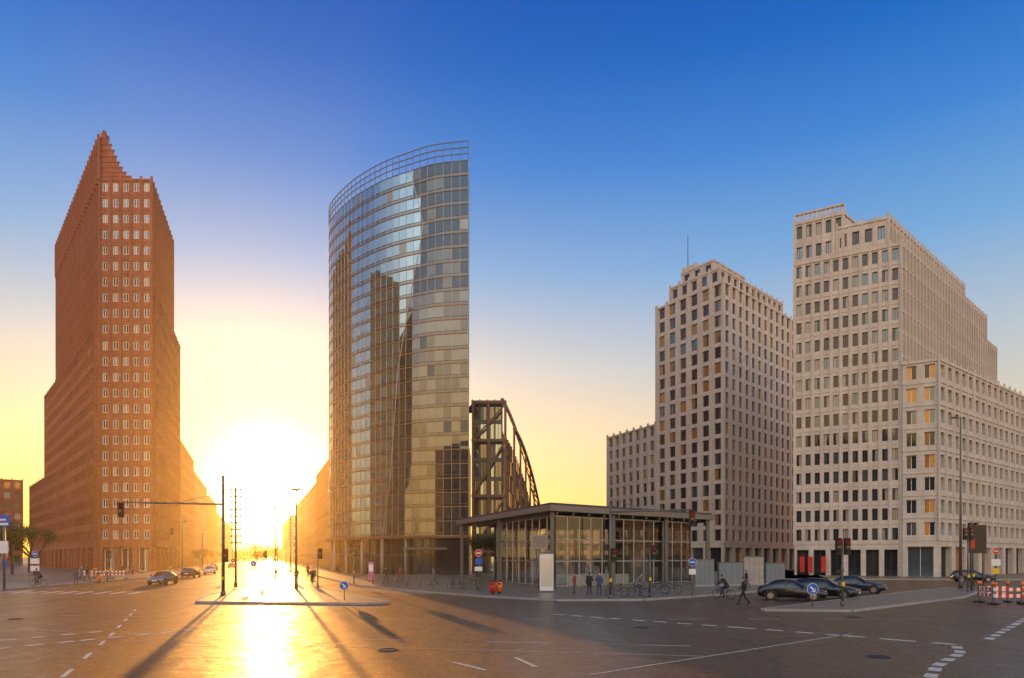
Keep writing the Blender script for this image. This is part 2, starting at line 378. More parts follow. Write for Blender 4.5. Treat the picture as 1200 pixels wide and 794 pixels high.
k=MB(); prism(k,[(-128,76),(-103,76),(-103,119),(-128,119)],0,84,{0:dict(cols=8,rows=24,wf=.5,hf=.55,mg=gw,mf='frame',panes=1),1:dict(cols=14,rows=24,wf=.5,hf=.55,mg=('warmlitglass','blind','wglass2'),mf='frame',panes=1)},'ochre'); k.obj('added_ochre_reflection_tower')  # unseen tower added so the curved glass reflects brownish gold

# street rows
def row(name,p0,L,dep,h,side,mw,rows,cols,dx=-.375,**kw):
    u=Vector((dx,1)).normalized(); n=Vector((u.y,-u.x))
    a=Vector(p0); b=a+u*L
    mb=MB(); sp=dict(cols=cols,rows=rows,wf=.6,hf=.6,rec=.3,mg=gw,mf='framed',panes=1,mw=mw,ground=dict(h=4.5,cols=cols//2),fin=.08,finw=.25,band=.12)
    sp.update(kw)
    fs=dict(sp); fs['cols']=max(2,int(dep/3)); fs['ground']=dict(h=4.5,cols=max(2,int(dep/5)))
    if side<0:
        poly=[tuple(a-n*dep),tuple(a),tuple(b),tuple(b-n*dep)]; specs={0:fs,1:sp}
    else:
        poly=[tuple(a),tuple(a+n*dep),tuple(b+n*dep),tuple(b)]; specs={0:fs,3:sp}
    prism(mb,poly,0,h,specs,mw)
    return mb.obj(name)
row('added_reflection_block',(-86,177),40,20,33,-1,'ochre',8,16)
row('added_reflection_block',(-101.5,218),60,20,30,-1,'beige',7,22)
row('added_reflection_block',(-123.5,278),60,20,28,-1,'ochre',7,22)
row('added_reflection_block',(-160,370),160,30,27,-1,'beige',6,40)
row('added_reflection_block',(-46.5,176),48,24,29,1,'ochre',7,18)
row('added_reflection_block',(-63.7,222),60,24,27,1,'beige',7,22)
row('added_reflection_block',(-86,283),60,24,28,1,'ochre',7,22)
row('added_reflection_block',(-125,388),150,30,27,1,'beige',6,40)
row('added_reflection_block',(-172,240),40,60,30,-1,'brick2',7,12,dx=-.75)
row('added_reflection_block',(-215,250),60,60,24,-1,'ochre',6,12,dx=-.9)

# ------------------------------------------------------------------ curved glass tower
plan=[(-26,152),(-31.5,146),(-35.2,139),(-35.6,133.5),(-34.0,128.6),(-28.9,121.8),(-23.3,116.6),(-18.2,113.3),(-12.5,111.0),(-6.9,109.9)]
def cr(P,t):
    n=len(P)-1; x=t*n; i=min(int(x),n-1); f=x-i
    g=lambda j:Vector(P[max(0,min(n,j))]) if 0<=j<=n else (Vector(P[0])*2-Vector(P[1]) if j<0 else Vector(P[n])*2-Vector(P[n-1]))
    p0,p1,p2,p3=g(i-1),g(i),g(i+1),g(i+2)
    return .5*((2*p1)+(-p0+p2)*f+(2*p0-5*p1+4*p2-p3)*f*f+(-p0+3*p1-3*p2+p3)*f**3)
dense=[cr(plan,i/400) for i in range(401)]
cum=[0]
for a,b in zip(dense,dense[1:]): cum.append(cum[-1]+(b-a).length)
NP=44; pts=[]
for i in range(NP+1):
    s=cum[-1]*i/NP; j=max(0,min(399,next((q for q in range(400) if cum[q+1]>=s),399)))
    f=(s-cum[j])/(cum[j+1]-cum[j]); pts.append(dense[j].lerp(dense[j+1],f))
nor=[]
for i in range(NP+1):
    t=(pts[min(NP,i+1)]-pts[max(0,i-1)]).normalized(); nor.append(Vector((t.y,-t.x)))
g=MB(); NF=26; ZB=6.5; ZT=66.5; fh=(ZT-ZB)/NF
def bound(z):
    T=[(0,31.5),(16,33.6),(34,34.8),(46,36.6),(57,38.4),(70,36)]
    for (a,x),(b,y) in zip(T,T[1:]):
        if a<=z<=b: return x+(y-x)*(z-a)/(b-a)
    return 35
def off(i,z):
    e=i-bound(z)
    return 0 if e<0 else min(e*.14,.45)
def V(i,z,o=0):
    q=pts[i]+nor[i]*(o+off(i,z)); return Vector((q.x,q.y,z))
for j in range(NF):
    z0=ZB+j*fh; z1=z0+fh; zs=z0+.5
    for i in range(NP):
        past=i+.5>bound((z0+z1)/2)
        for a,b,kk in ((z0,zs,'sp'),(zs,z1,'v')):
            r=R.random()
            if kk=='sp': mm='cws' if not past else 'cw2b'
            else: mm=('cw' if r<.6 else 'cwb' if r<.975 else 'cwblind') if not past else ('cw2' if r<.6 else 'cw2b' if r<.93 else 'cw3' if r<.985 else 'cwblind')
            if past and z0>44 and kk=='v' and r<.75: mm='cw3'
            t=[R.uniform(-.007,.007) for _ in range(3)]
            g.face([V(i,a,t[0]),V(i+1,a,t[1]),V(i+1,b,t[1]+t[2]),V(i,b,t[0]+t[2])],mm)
    for i in range(NP):
        a,b=V(i,z0,.02),V(i+1,z0,.02); g.beam(a,b,.14,.14,'bronze')
        a,b=V(i,zs,.02),V(i+1,zs,.02); g.beam(a,b,.07,.05,'steel')
for i in range(NP+1):
    for j in range(NF):
        z0=ZB+j*fh
        g.beam(V(i,z0,.02),V(i,z0+fh,.02),.05,.08,'alu')
pr=None
for j in range(NF+1):
    z=ZB+j*fh; x=bound(z); i=int(x); f=x-i
    q=pts[i].lerp(pts[i+1],f)+nor[i]*.08; q=Vector((q.x,q.y,z))
    if pr: g.beam(pr,q,.09,.08,'alu')
    pr=q
for i in range(NP+1):
    g.beam(V(i,ZT,.03),V(i,ZT+3.1,.03),.09,.12,'steel')
for zz in (ZT,ZT+1.1,ZT+2.1,ZT+3.1):
    for i in range(NP): g.beam(V(i,zz,.0),V(i+1,zz,.0),.12,.12,'steel')
for i in range(NP):
    if i<34: g.face([V(i,ZT+.05,.03),V(i+1,ZT+.05,.03),V(i+1,ZT+2.1,.03),V(i,ZT+2.1,.03)],'clear')
back=[tuple(pts[NP]),(-7.6,118),(-12,152)]
for a,b in zip(back,back[1:]): wall(g,a,b,0,64,6 if a==back[0] else 18,24,.85,.8,.1,'spandrel',('cw3','wglass'),'alu',2)
wall(g,back[2],tuple(pts[0]),0,64,8,24,.8,.8,.1,'spandrel',('cw3',),'alu',2)
g.face([(p.x,p.y,ZT-1) for p in pts]+[(-7.6,118,ZT-1),(-12,152,ZT-1)],'roofdark')
g.cbox((-16,130,ZT+.2),(9,12,2.4),'alu',.2)
for i in range(0,NP-4,1):
    g.face([V(i,0,-1.2),V(i+1,0,-1.2),V(i+1,ZB,-1.2),V(i,ZB,-1.2)],'cw3' if i%3 else 'wglass')
    g.face([V(i,ZB,0),V(i+1,ZB,0),V(i+1,ZB,-1.3),V(i,ZB,-1.3)],'spandrel')
    g.beam(V(i,.05,-1.15),V(i,ZB,-1.15),.12,.12,'framed')
    if i%4==0: g.tube(V(i,0,-.3),V(i,ZB,-.3),.25,n=12,k='conc')
for i in range(NP-4,NP): g.face([V(i,0,0),V(i+1,0,0),V(i+1,ZB,0),V(i,ZB,0)],'wglass')
for i in range(0,NP):
    g.beam(V(i,ZB-.25,.25),V(i+1,ZB-.25,.25),.7,.35,'steelr')
    g.beam(V(i,3.4,-1.1),V(i+1,3.4,-1.1),.15,.15,'framed')
g.box((-17.5,109.5,4.2),(7,-1,0),(.4,3,0),(0,0,.35),'steel')
g.obj('curved_glass_skyscraper')

# ------------------------------------------------------------------ glass and truss hall behind
s=MB()
p=[(-7.2,124),(-1.8,124),(4.5,180),(7.2,206)]
def roofz(t): return 31.0-13.5*max(0,(t-.08)/.92)**1.7
wall(s,p[0],p[1],0,31,4,9,.86,.82,.12,'steel',('cw3','cw2','cw'),'framed',2,fin=.2,finw=.2)
n=28
u0=Vector((*p[1],0)); u1=Vector((*p[3],0))
for i in range(n):
    t0,t1=i/n,(i+1)/n; a=u0.lerp(u1,t0); b=u0.lerp(u1,t1); gz=5.2
    for j in range(8):
        f0,f1=j/8,(j+1)/8
        z=[(roofz(t0)-gz)*f0,(roofz(t1)-gz)*f0,(roofz(t1)-gz)*f1,(roofz(t0)-gz)*f1]
        o=R.uniform(-.02,.02)
        s.face([(a.x,a.y,z[0]),(b.x+o,b.y,z[1]),(b.x+o,b.y,z[2]),(a.x,a.y,z[3])],R.choice(('cw2','cw','cwb','warmlitglass')))
        s.beam((a.x+.1,a.y,z[0]),(b.x+.1,b.y,z[1]),.15,.15,'steelr')
    s.beam((a.x+.1,a.y,0),(a.x+.1,a.y,roofz(t0)-gz),.2,.2,'steelr')
for i in range(0,n,2):
    t0,t1=i/n,(i+2)/n; a=u0.lerp(u1,t0); b=u0.lerp(u1,t1)
    A0=Vector((a.x,a.y,roofz(t0)+.6)); B0=Vector((b.x,b.y,roofz(t1)+.6)); A1=A0+Vector((2.2,0,-5.2)); B1=B0+Vector((2.2,0,-5.2))
    s.beam(A0,B0,.55,.55,'steelr'); s.beam(A1,B1,.5,.5,'steelr'); s.beam(A0,A1,.3,.3,'steelr'); s.beam(A1,B0,.3,.3,'steelr')
    if i%4==0: s.beam((a.x+2.2,a.y,0),(a.x+2.2,a.y,roofz(t0)-4.6),.4,.4,'steelr')
for z in (4,14,24,30.9):
    s.beam((-7.3,122.8,z),(-1,122.8,z),.5,.5,'steelr')
for x in (-7.0,-4.2,-1.2): s.beam((x,122.8,0),(x,122.8,31.1),.45,.45,'steelr')
for z in (4,14,24):
    s.beam((-7,122.7,z),(-1.2,122.7,z+ (10 if z<24 else 6.5)),.3,.3,'steelr')
s.face([(-7.2,124,31),(-1.8,124,31.0),(-1.8,128,30),(-9,128,30)],'roofdark')
s.face([(-9,124,0),(-9,150,0),(-9,150,25),(-9,124,30)],'spandrel')
s.obj('glass_truss_hall')

# ------------------------------------------------------------------ right-hand stone towers
gs=('wglass','wglass','wglass','wglass2','warmlitglass')
gsb=('wglass','wglass2','wglass2','cws','warmlitglass')
h=MB()
Lw=(24.4,174);Lf=(33.1,156);Nn=(43.4,140);Rr=(68.5,164.6)
sideL=dict(cols=6,rows=17,wf=.54,hf=.74,rec=.35,mg=gs,mf='framed',panes=2,fin=.18,finw=.7,ground=dict(h=6,cols=4))
sideR=dict(cols=12,rows=17,wf=.46,hf=.74,rec=.3,mg=gsb,mf='framed',panes=2,fin=.14,finw=.6,ground=dict(h=6,cols=8))
prism(h,[Lf,Nn,Rr,(50,182)],0,59.5,{0:sideL,1:sideR},'stone')
prism(h,[lerp(Lf,Nn,.22),(43.0,141.2),(64,161.7),(48,178)],59.45,62.8,{0:dict(cols=5,rows=1,wf=.5,hf=.6,mg=gs,mf='framed',fin=.12,finw=.5),1:dict(cols=11,rows=1,wf=.5,hf=.6,mg=gs,mf='framed',fin=.12,finw=.5)},'stone')
prism(h,[(37.5,151),(42.5,143.8),(52,153),(46,162)],62.75,65.5,{0:dict(cols=3,rows=1,wf=.5,hf=.5,mg=gs,mf='framed')},'stone2')
h.box((37.8,152,65.4),(2.5,-3.2,0),(2,2,0),(0,0,1.6),'stone')
h.tube((39.3,152.5,62),(39.3,152.5,74.5),.18,.07,8,'steel')
prism(h,[Lw,lerp(Lf,Lw,.02),(50,176),(40,190)],0,33.5,{0:dict(cols=7,rows=9,wf=.52,hf=.68,rec=.35,mg=gs,mf='framed',panes=2,fin=.15,finw=.7,ground=dict(h=5,cols=5))},'stone')
h.obj('stone_hotel_tower')

t=MB()
W=(45.5,110);T=(58.3,102.5);Q=(93.6,135);Bk=(80.8,143)
gl=('wglass','wglass','wglass','wglass2','blind')
prism(t,[W,T,Q,Bk],0,50,{0:dict(cols=11,rows=15,wf=.56,hf=.6,rec=.3,mg=gl,mf='framed',panes=2,fw=.05,band=.06,bandh=.15,fin=.1,finw=.35,ground=dict(h=5,cols=6,mg=('dark','wglass'))),
   1:dict(cols=30,rows=15,wf=.58,hf=.6,rec=.4,mg=gl,mf='framed',panes=1,fin=.3,finw=.45,band=.15,bandh=.3)},'stone')
bd=Vector((.735,.678)).normalized()
w2=lerp(W,T,.48); w3=lerp(W,T,.89)
def bk(p,d): return (p[0]+bd.x*d,p[1]+bd.y*d)
prism(t,[(W[0]+.06,W[1]+.06),w2,bk(w2,14),bk(W,14)],49.95,56.6,{0:dict(cols=5,rows=2,wf=.56,hf=.6,rec=.3,mg=gl,mf='framed',panes=2,fin=.1,finw=.35)},'stone')
prism(t,[lerp(W,T,.42),(w3[0],w3[1]+.05),bk(w3,40),bk(w2,38)],49.95,54.4,{0:dict(cols=4,rows=1,wf=.56,hf=.45,rec=.3,mg=gl,mf='framed',fin=.1,finw=.35),1:dict(cols=26,rows=1,wf=.56,hf=.45,rec=.3,mg=gl,mf='framed',panes=1,fin=.25,finw=.4)},'stone')
for i in range(12):
    q=lerp(W,w2,i/11); t.beam((q[0]+.3,q[1]+.3,56.5),(q[0]+.3,q[1]+.3,57.9),.25,.25,'stone')
q0,q1=W,w2; t.beam((q0[0]+.3,q0[1]+.3,58),(q1[0]+.3,q1[1]+.3,58),.5,.25,'stone')
prism(t,[bk(T,42),Q,(99.5,140.5),(90,146)],0,45.5,{1:dict(cols=5,rows=13,wf=.58,hf=.6,rec=.4,mg=gl,mf='framed',panes=1,fin=.3,finw=.45)},'stone')
b0=(58.3,101.95);b1=(62.3,99.6);b2=(119,144);b3=(110,155)
prism(t,[b0,b1,b2,b3,(66,110)],0,32,{0:dict(cols=2,rows=8,wf=.58,hf=.6,rec=.35,mg=('warmlitglass','wglass','warmlitglass','wglass2'),mf='frame',panes=2,band=.08,bandh=.2,ground=dict(h=5.5,cols=1)),
   1:dict(cols=26,rows=8,wf=.52,hf=.58,rec=.45,mg=gl,mf='frame',panes=2,band=.12,bandh=.25,fin=.1,finw=.6,ground=dict(h=5.5,cols=13,mg=('dark','warmlitglass')))},'stone2')
for f_ in (.06,.14,.27):
    q=lerp(W,T,f_); t.box((q[0]-.25,q[1]-.42,.6),(.6,-.35,0),(-.04,-.07,0),(0,0,2.5),'red')
t.obj('stone_residential_tower')

b=MB(); sp=dict(cols=24,rows=13,wf=.5,hf=.6,rec=.3,mg=('warmlitglass','wglass','wglass2','blind'),mf='framed',ground=dict(h=5,cols=10))
prism(b,[(-130,-65),(-30,-65),(-30,-35),(-130,-35)],0,48,{2:sp,1:sp},'ochre'); b.obj('added_reflection_block')  # unseen block added behind the camera, near and tall for gold reflections
b=MB(); prism(b,[(20,-115),(95,-115),(95,-80),(20,-80)],0,34,{2:sp,3:sp},'beige'); b.obj('added_reflection_block')  # another unseen block added for the glass tower to reflect
row('added_reflection_block',(150,60),100,30,32,1,'beige',8,26,dx=.2)  # unseen row added beside the camera to show in the glass

# ------------------------------------------------------------------ station pavilion
v=MB()
N0=Vector((3.5,63,0)); LD=Vector((-10.9,28,0)); RD=Vector((19.9,16,0)); ul=LD.normalized(); ur=RD.normalized()
v.box(N0+Vector((0,0,7.3)),RD,LD,(0,0,.55),'fascia')
v.box(N0+Vector((0,0,7.86))+ul*.25+ur*.25,RD-ur*.5,LD-ul*.5,(0,0,.22),'roofdark')
for i in range(12):
    q=N0+RD*(i+.5)/12+ul*.3; v.beam(q+Vector((0,0,7.15)),q+LD*.97+Vector((0,0,7.15)),.2,.28,'steel')
for a in (0.02,.5,.98):
    for bb in (.025,.35,.68,.975):
        q=N0+RD*bb+LD*a; v.beam(q,q+Vector((0,0,7.3)),.38,.38,'steel')
def gwall(a,b,nc,z0=.15,z1=6.9,hz=(2.6,4.7)):
    d=b-a
    v.face([a+Vector((0,0,z0)),b+Vector((0,0,z0)),b+Vector((0,0,z1)),a+Vector((0,0,z1))],'clear')
    for i in range(nc+1):
        q=a+d*i/nc; v.beam(q+Vector((0,0,0)),q+Vector((0,0,z1)),.1,.16,'alu')
    for z in (z0+.1,z1)+tuple(hz): v.beam(a+Vector((0,0,z)),b+Vector((0,0,z)),.1,.12,'alu')
c0=N0+ur*1.2+ul*1.0; c1=N0+RD*.86+ul*1.0; c2=c1+LD*.55; c3=c0+LD*.55
gwall(c0,c1,13); gwall(c1,c2,9); gwall(c2,c3,13); gwall(c3,c0,9)
v.box(c0+ur*3+ul*2,ur*9,ul*.25,(0,0,1.2),'white'); v.box(c0+ur*3+ul*5,ur*9,ul*.25,(0,0,1.2),'white')
v.box(c0+ur*13+ul*3,ur*3,ul*3,(0,0,3),'conc')
v.obj('station_entrance_pavilion')
for (x,y,l,hh,m_) in ((18.0,67,2.0,2.6,'panelblue'),(20.8,68.5,2.6,2.3,'panelblue'),(24,70.5,2.2,2.9,'conc'),(27,72.5,2.2,2.2,'panelblue')):
    w=MB(); w.box((0,0,0),(l,0,0),(0,.35,0),(0,0,hh),m_); w.box((-.05,-.05,hh),(l+.1,0,0),(0,.45,0),(0,0,.08),'steel')
    w.box((-.04,-.04,.0),(l+.08,0,0),(0,.43,0),(0,0,.12),'conc')
    for i in range(1,4): w.box((l*i/4,-.012,.12),(.02,0,0),(0,.01,0),(0,0,hh-.14),'steel')
    w.obj('low_wall',(x,y,.13),.2)

# ------------------------------------------------------------------ street furniture
def signal_head(mb,c,face=(0,-1,0),s=1,lit=0):
    c=Vector(c); f=Vector(face).normalized(); r=Vector((-f.y,f.x,0))
    mb.box(c-r*.16*s-f*.1*s-Vector((0,0,.5*s)),r*.32*s,f*.2*s,(0,0,1.0*s),'black')
    for i,kk in enumerate(('tail','bronze','black')):
        z=(.32-.32*i)*s; q=c+Vector((0,0,z))
        mb.tube(q+f*.10*s,q+f*.13*s,.11*s,n=10,k=kk)
        mb.beam(q+f*.1*s+Vector((0,0,.12*s)),q+f*.3*s+Vector((0,0,.10*s)),.24*s,.02,'black')
def signal_post(loc,h=3.4,arm=0,armz=6.2,r=.07,rz=0,heads=1):
    m_=MB(); m_.tube((0,0,0),(0,0,h),r,r*.8,10,'steel'); m_.tube((0,0,0),(0,0,.25),r*1.6,r*1.4,10,'steel')
    if arm:
        m_.tube((0,0,armz),(arm,0,armz+.15),.08,.05,8,'steel')
        m_.beam((0,0,armz+.9),(arm*.45,0,armz+.12),.04,.04,'steel')
        signal_head(m_,(arm,-.15,armz-.45),s=1.15)
        signal_head(m_,(.25,-.1,3.0))
    else:
        for i in range(heads): signal_head(m_,(.26*(1 if i%2==0 else -1),-.05,h-.4),s=1.0)
    m_.beam((0,-.09,1.15),(0,-.09,1.4),.16,.14,'yellow')
    return m_.obj('traffic_light',loc,rz)
signal_post((-22,52,.13),9.1,-7.7,6.9,.13)
signal_post((6.8,47.2,.13),6.6,5.6,6.0,.10)
signal_post((19.6,40.5,.13),3.9,0,heads=2)
signal_post((-18.2,64,.13),3.6,0,heads=1)
signal_post((-16.9,73,.13),4.2,0,heads=2)
signal_post((-48,81,.13),3.6,0,heads=1)
signal_post((38.4,57.5,.13),5.2,0,heads=2)
signal_post((40.5,60,.13),5.8,0,heads=2)
signal_post((10,49.5,.13),3.6,0,heads=1)
signal_post((-32,88,.13),3.6,0,heads=1)
signal_post((-52,104,.13),7.2,0,heads=1)

def light_stele(loc,h=9):
    m_=MB(); m_.tube((0,0,0),(0,0,h),.11,.09,10,'steelr'); m_.tube((0,0,0),(0,0,.5),.18,.16,10,'steelr')
    z=h*.45
    while z<h:
        m_.tube((-.42,0,z),(.42,0,z),.05,n=8,k='steelr'); m_.tube((-.45,0,z-.09),(-.45,0,z+.09),.10,n=8,k='lampglass'); m_.tube((.45,0,z-.09),(.45,0,z+.09),.10,n=8,k='lampglass'); z+=.62
    m_.obj('street_lamp',loc)
def street_lamp(loc,h=10,heads=1,rz=0,aw=.9):
    m_=MB(); m_.tube((0,0,0),(0,0,h),.13,.06,10,'steel'); m_.tube((0,0,0),(0,0,1.1),.17,.15,10,'steel')
    for sx in ((1,) if heads==1 else (1,-1)):
        m_.tube((0,0,h-.1),(sx*aw,0,h+.05),.045,n=6,k='steel')
        m_.box((sx*aw*.6-.25,-.16,h),(.5,0,0),(0,.32,0),(0,0,.12),'steel'); m_.box((sx*aw*.6-.2,-.12,h-.015),(.4,0,0),(0,.24,0),(0,0,.014),'lampglass')
    return m_.obj('street_lamp',loc,rz)
light_stele((-25.9,64,.13),9.4); light_stele((-41.5,128,.13),11)
street_lamp((-19.6,62,.13),9.0,2,0,.5); street_lamp((41.4,63,.13),15.8,1,2)
street_lamp((-43,125,.13),10,2,0,.5); street_lamp((-34,98,.13),10,2,0,.5)
street_lamp((-57,118,.13),9,1); street_lamp((-68,150,.13),9,1)
for i in range(7): street_lamp((-66-13*i*.375-18,185+32*i,.13),9,1)
for i in range(6): street_lamp((-60-.375*34*i,190+34*i,.13),9,1,3.14)

def round_sign(loc,z,kk='blue',arrow=True,rz=0,post=None,r=.3,extra=None):
    m_=MB(); h=(post or z+r); m_.tube((0,0,0),(0,0,h),.03,n=8,k='steel')
    m_.tube((0,-.035,z),(0,-.055,z),r,n=24,k='white'); m_.tube((0,-.056,z),(0,-.062,z),r*.92,n=24,k=kk)
    if arrow:
        d=Vector((.6,0,-.6)).normalized(); c=Vector((0,-.068,z))
        m_.beam(c-d*r*.6,c+d*r*.5,.01,.1,'white')
        m_.beam(c+d*r*.6,c+d*r*.6+Vector((-.22,0,0)),.01,.07,'white'); m_.beam(c+d*r*.6,c+d*r*.6+Vector((0,0,.22)),.01,.07,'white')
    else: m_.beam((-r*.6,-.068,z),(r*.6,-.068,z),.01,.09,'white')
    if extra:
        for (zz,w,hh,k2) in extra: m_.box((-w/2,-.06,zz),(w,0,0),(0,.02,0),(0,0,hh),k2)
    m_.obj('traffic_sign',loc,rz)
round_sign((-11.3,46,.13),.95); round_sign((17.6,40,.13),1.0,r=.34)
round_sign((-2.7,55,.13),3.2,'red',False,extra=[(2.3,.55,.45,'blue'),(1.75,.6,.35,'white'),(1.3,.4,.3,'black')])
round_sign((-47.5,68,.13),3.2,'blue',False,extra=[(2.2,.9,.55,'white'),(1.5,.9,.5,'white')])
round_sign((-49,66,.13),3.0,'red',False,extra=[(2.0,.6,.5,'blue')])
round_sign((42.5,60,.13),3.4,'red',False,extra=[(2.1,.8,.6,'white'),(1.4,.6,.5,'yellow')])
round_sign((-38,93,.13),2.4,'red',False); round_sign((-26.5,70,.13),2.2,'blue')
round_sign((13.2,50,.13),2.5,'blue',False,extra=[(1.6,.5,.4,'white')])
m_=MB(); m_.tube((0,0,0),(0,0,6.8),.1,n=10,k='steel'); m_.box((-.55,-.12,5.6),(1.1,0,0),(0,.08,0),(0,0,1.0),'blue'); m_.box((-.45,-.135,5.7),(.9,0,0),(0,.01,0),(0,0,.2),'white'); m_.box((-.45,-.135,6.1),(.7,0,0),(0,.01,0),(0,0,.15),'white')
m_.box((-.4,-.12,3.2),(.8,0,0),(0,.08,0),(0,0,1.1),'white'); m_.obj('direction_sign',(-45.0,60.5,.13))
m_=MB(); m_.tube((-.5,0,0),(-.5,0,5.6),.06,k='steel'); m_.tube((.5,0,0),(.5,0,5.6),.06,k='steel'); m_.box((-.75,-.1,3.2),(1.5,0,0),(0,.2,0),(0,0,2.4),'black')
m_.box((-.6,-.115,3.6),(.35,0,0),(0,.01,0),(0,0,.8),'red'); m_.obj('information_sign',(39.5,58,.13))
m_=MB(); m_.box((-.55,-.2,.15),(1.1,0,0),(0,.4,0),(0,0,3.0),'white'); m_.box((-.6,-.25,0),(1.2,0,0),(0,.5,0),(0,0,.15),'steel'); m_.box((-.48,-.212,.5),(.96,0,0),(0,.01,0),(0,0,2.3),'lampglass'); m_.box((-.58,-.23,3.15),(1.16,0,0),(0,.46,0),(0,0,.1),'steel')
m_.obj('advertising_pillar',(2.8,55.5,.13))
m_=MB(); m_.box((-.3,-.1,.1),(.6,0,0),(0,.2,0),(0,0,2.2),'pink'); m_.box((-.33,-.13,0),(.66,0,0),(0,.26,0),(0,0,.1),'steel'); m_.box((-.24,-.112,1.2),(.48,0,0),(0,.01,0),(0,0,.8),'white'); m_.obj('advertising_pillar',(-16.5,80,.13))
m_=MB(); m_.box((-.7,-.1,3.6),(1.4,0,0),(0,.2,0),(0,0,1.2),'conc');m_.tube((0,0,0),(0,0,3.6),.09,k='steel');m_.box((-.6,-.112,3.7),(1.2,0,0),(0,.01,0),(0,0,1.0),'fascia'); m_.obj('billboard',(2.4,60,.13))
def bin_(loc,kk='orange'):
    m_=MB(); m_.tube((0,0,.15),(0,0,.95),.22,.26,14,kk); m_.tube((0,0,.95),(0,0,1.05),.28,.2,14,'black'); m_.tube((0,0,0),(0,0,.15),.12,.12,10,'black'); m_.box((-.12,-.27,.72),(.24,0,0),(0,.05,0),(0,0,.12),'black'); m_.obj('litter_bin',loc)
bin_((-1.5,53,.13),'red'); bin_((-1.0,53.6,.13),'orange'); bin_((-46,76,.13))
def barrier(loc,rz,w=2):
    m_=MB()
    for z in (.45,.85):
        n=8
        for i in range(n): m_.box((-w/2+w*i/n,-.02,z),(w/n,0,0),(0,.04,0),(0,0,.22),'red' if i%2 else 'white')
    for x in (-w/2+.1,w/2-.1):
        m_.beam((x,.03,0),(x,.03,1.2),.05,.05,'steel'); m_.box((x-.1,-.3,0),(.2,0,0),(0,.6,0),(0,0,.1),'black')
        m_.tube((x,0,1.2),(x,0,1.42),.09,n=10,k='orange')
    m_.obj('construction_barrier',loc,rz)
for x,y,a in ((31.3,43,.1),(33.4,43.3,.2),(30.8,44.4,1.4),(32,45.3,0),(34.3,45,.3)): barrier((x,y,0),a)
for i in range(3): barrier((-56+2.1*i,90,.13),0)
for i in range(9):
    m_=MB(); m_.tube((0,0,0),(0,0,.9),.06,n=8,k='steel'); m_.sphere((0,0,.9),.07,'steel'); m_.obj('bollard',(-15+1.5*i,73.5-1.7*i,.13))

# ------------------------------------------------------------------ cars
def car_mesh(paint,hatch=False):
    c=MB()
    S=[(-2.22,.66,.36,.60,.63,.56),(-2.12,.80,.24,.66,.71,.64),(-1.55,.88,.2,.78,.86,.70),(-.88,.9,.2,.87,.96,.70),(-.15,.9,.2,.92,1.40,.58),(.5,.9,.2,.93,1.45,.58),(1.1,.9,.2,.94,1.38,.57),(1.72,.88,.2,.95,1.04,.66),(2.1,.83,.25,.92,1.0,.66),(2.22,.74,.38,.75,.8,.58)]
    if hatch: S[6]=(1.25,.9,.2,.95,1.45,.58); S[7]=(1.9,.88,.2,.95,1.36,.56); S[8]=(2.15,.84,.25,.93,1.0,.62)
    rings=[]
    for x,w,zb,zl,zt,wt in S:
        cs=[(w*.8,zb),(w*.97,zb+.1),(w,(zb+zl)/2),(w*.96,zl),(wt+.02,zt-.05),(wt*.85,zt)]
        pts_=[(a,z) for a,z in cs]+[(-a,z) for a,z in reversed(cs)]
        b0=len(c.v); c.v+=[(a,x,z) for a,z in pts_]; rings.append(b0)
    n=12
    for i in range(len(S)-1):
        for j in range(n):
            j2=(j+1)%n; kk=paint
            if 3<=i<=(7 if hatch else 6) :
                if j in (3,7): kk='carglass'
                if j in (4,6) or j==5:
                    if i==3 or i==(7 if hatch else 6): kk='carglass'
            if j==11: kk='black'
            c.f.append((rings[i]+j,rings[i]+j2,rings[i+1]+j2,rings[i+1]+j)); c.m.append(c.mi(kk))
            if kk!='black': c.smooth.add(len(c.f)-1)
    c.f.append(tuple(rings[0]+j for j in reversed(range(n)))); c.m.append(c.mi(paint))
    c.f.append(tuple(rings[-1]+j for j in range(n))); c.m.append(c.mi(paint))
    for y in (-1.38,1.35):
        for sx in (-1,1):
            c.tube((sx*.72,y,.34),(sx*.905,y,.34),.40,n=20,k='black'); c.tube((sx*.70,y,.32),(sx*.925,y,.32),.32,n=20,k='rubber'); c.tube((sx*.92,y,.32),(sx*.94,y,.32),.21,n=14,k='rim')
    for sx in (-1,1):
        c.box((sx*.5-.16,-2.2,.56),(.34,0,0),(0,.12,0),(0,0,.13),'lampglass'); c.box((sx*.6-.14,2.12,.7),(.28,0,0),(0,.09,0),(0,0,.14),'tail')
        c.box((sx*.98-.09,-.75,.95),(.18,0,0),(0,.1,0),(0,0,.13),paint)
        c.beam((sx*.885,.35,.93),(sx*.60,.35,1.41),.06,.03,paint)
        c.box((sx*.9-.01,-.3,.8),(.02,0,0),(0,.16,0),(0,0,.03),'black')
    c.box((-.45,-2.235,.38),(.9,0,0),(0,.03,0),(0,0,.14),'black'); c.box((-.26,-2.25,.42),(.52,0,0),(0,.02,0),(0,0,.11),'white'); c.box((-.26,2.215,.55),(.52,0,0),(0,.02,0),(0,0,.11),'white')
    return c
for paint,hatch,loc,rz in (('carblack',False,(19.6,47.8,0),math.radians(66)),('carblack',True,(23.0,50,0),math.radians(52)),('cardark',False,(29,57.5,0),math.radians(56)),
    ('carsilver',False,(-38.6,75.5,0),math.radians(5)),('cardark',True,(-47.5,101,0),math.radians(190)),('carwhite',False,(-54,122,0),math.radians(20)),('carblack',True,(-70,160,0),math.radians(20)),
    ('carsilver',False,(-78,190,0),math.radians(20)),('cardark',True,(56,83,0),math.radians(70))):
    car_mesh(paint,hatch).obj('hatchback_car' if hatch else 'sedan_car',loc,rz)

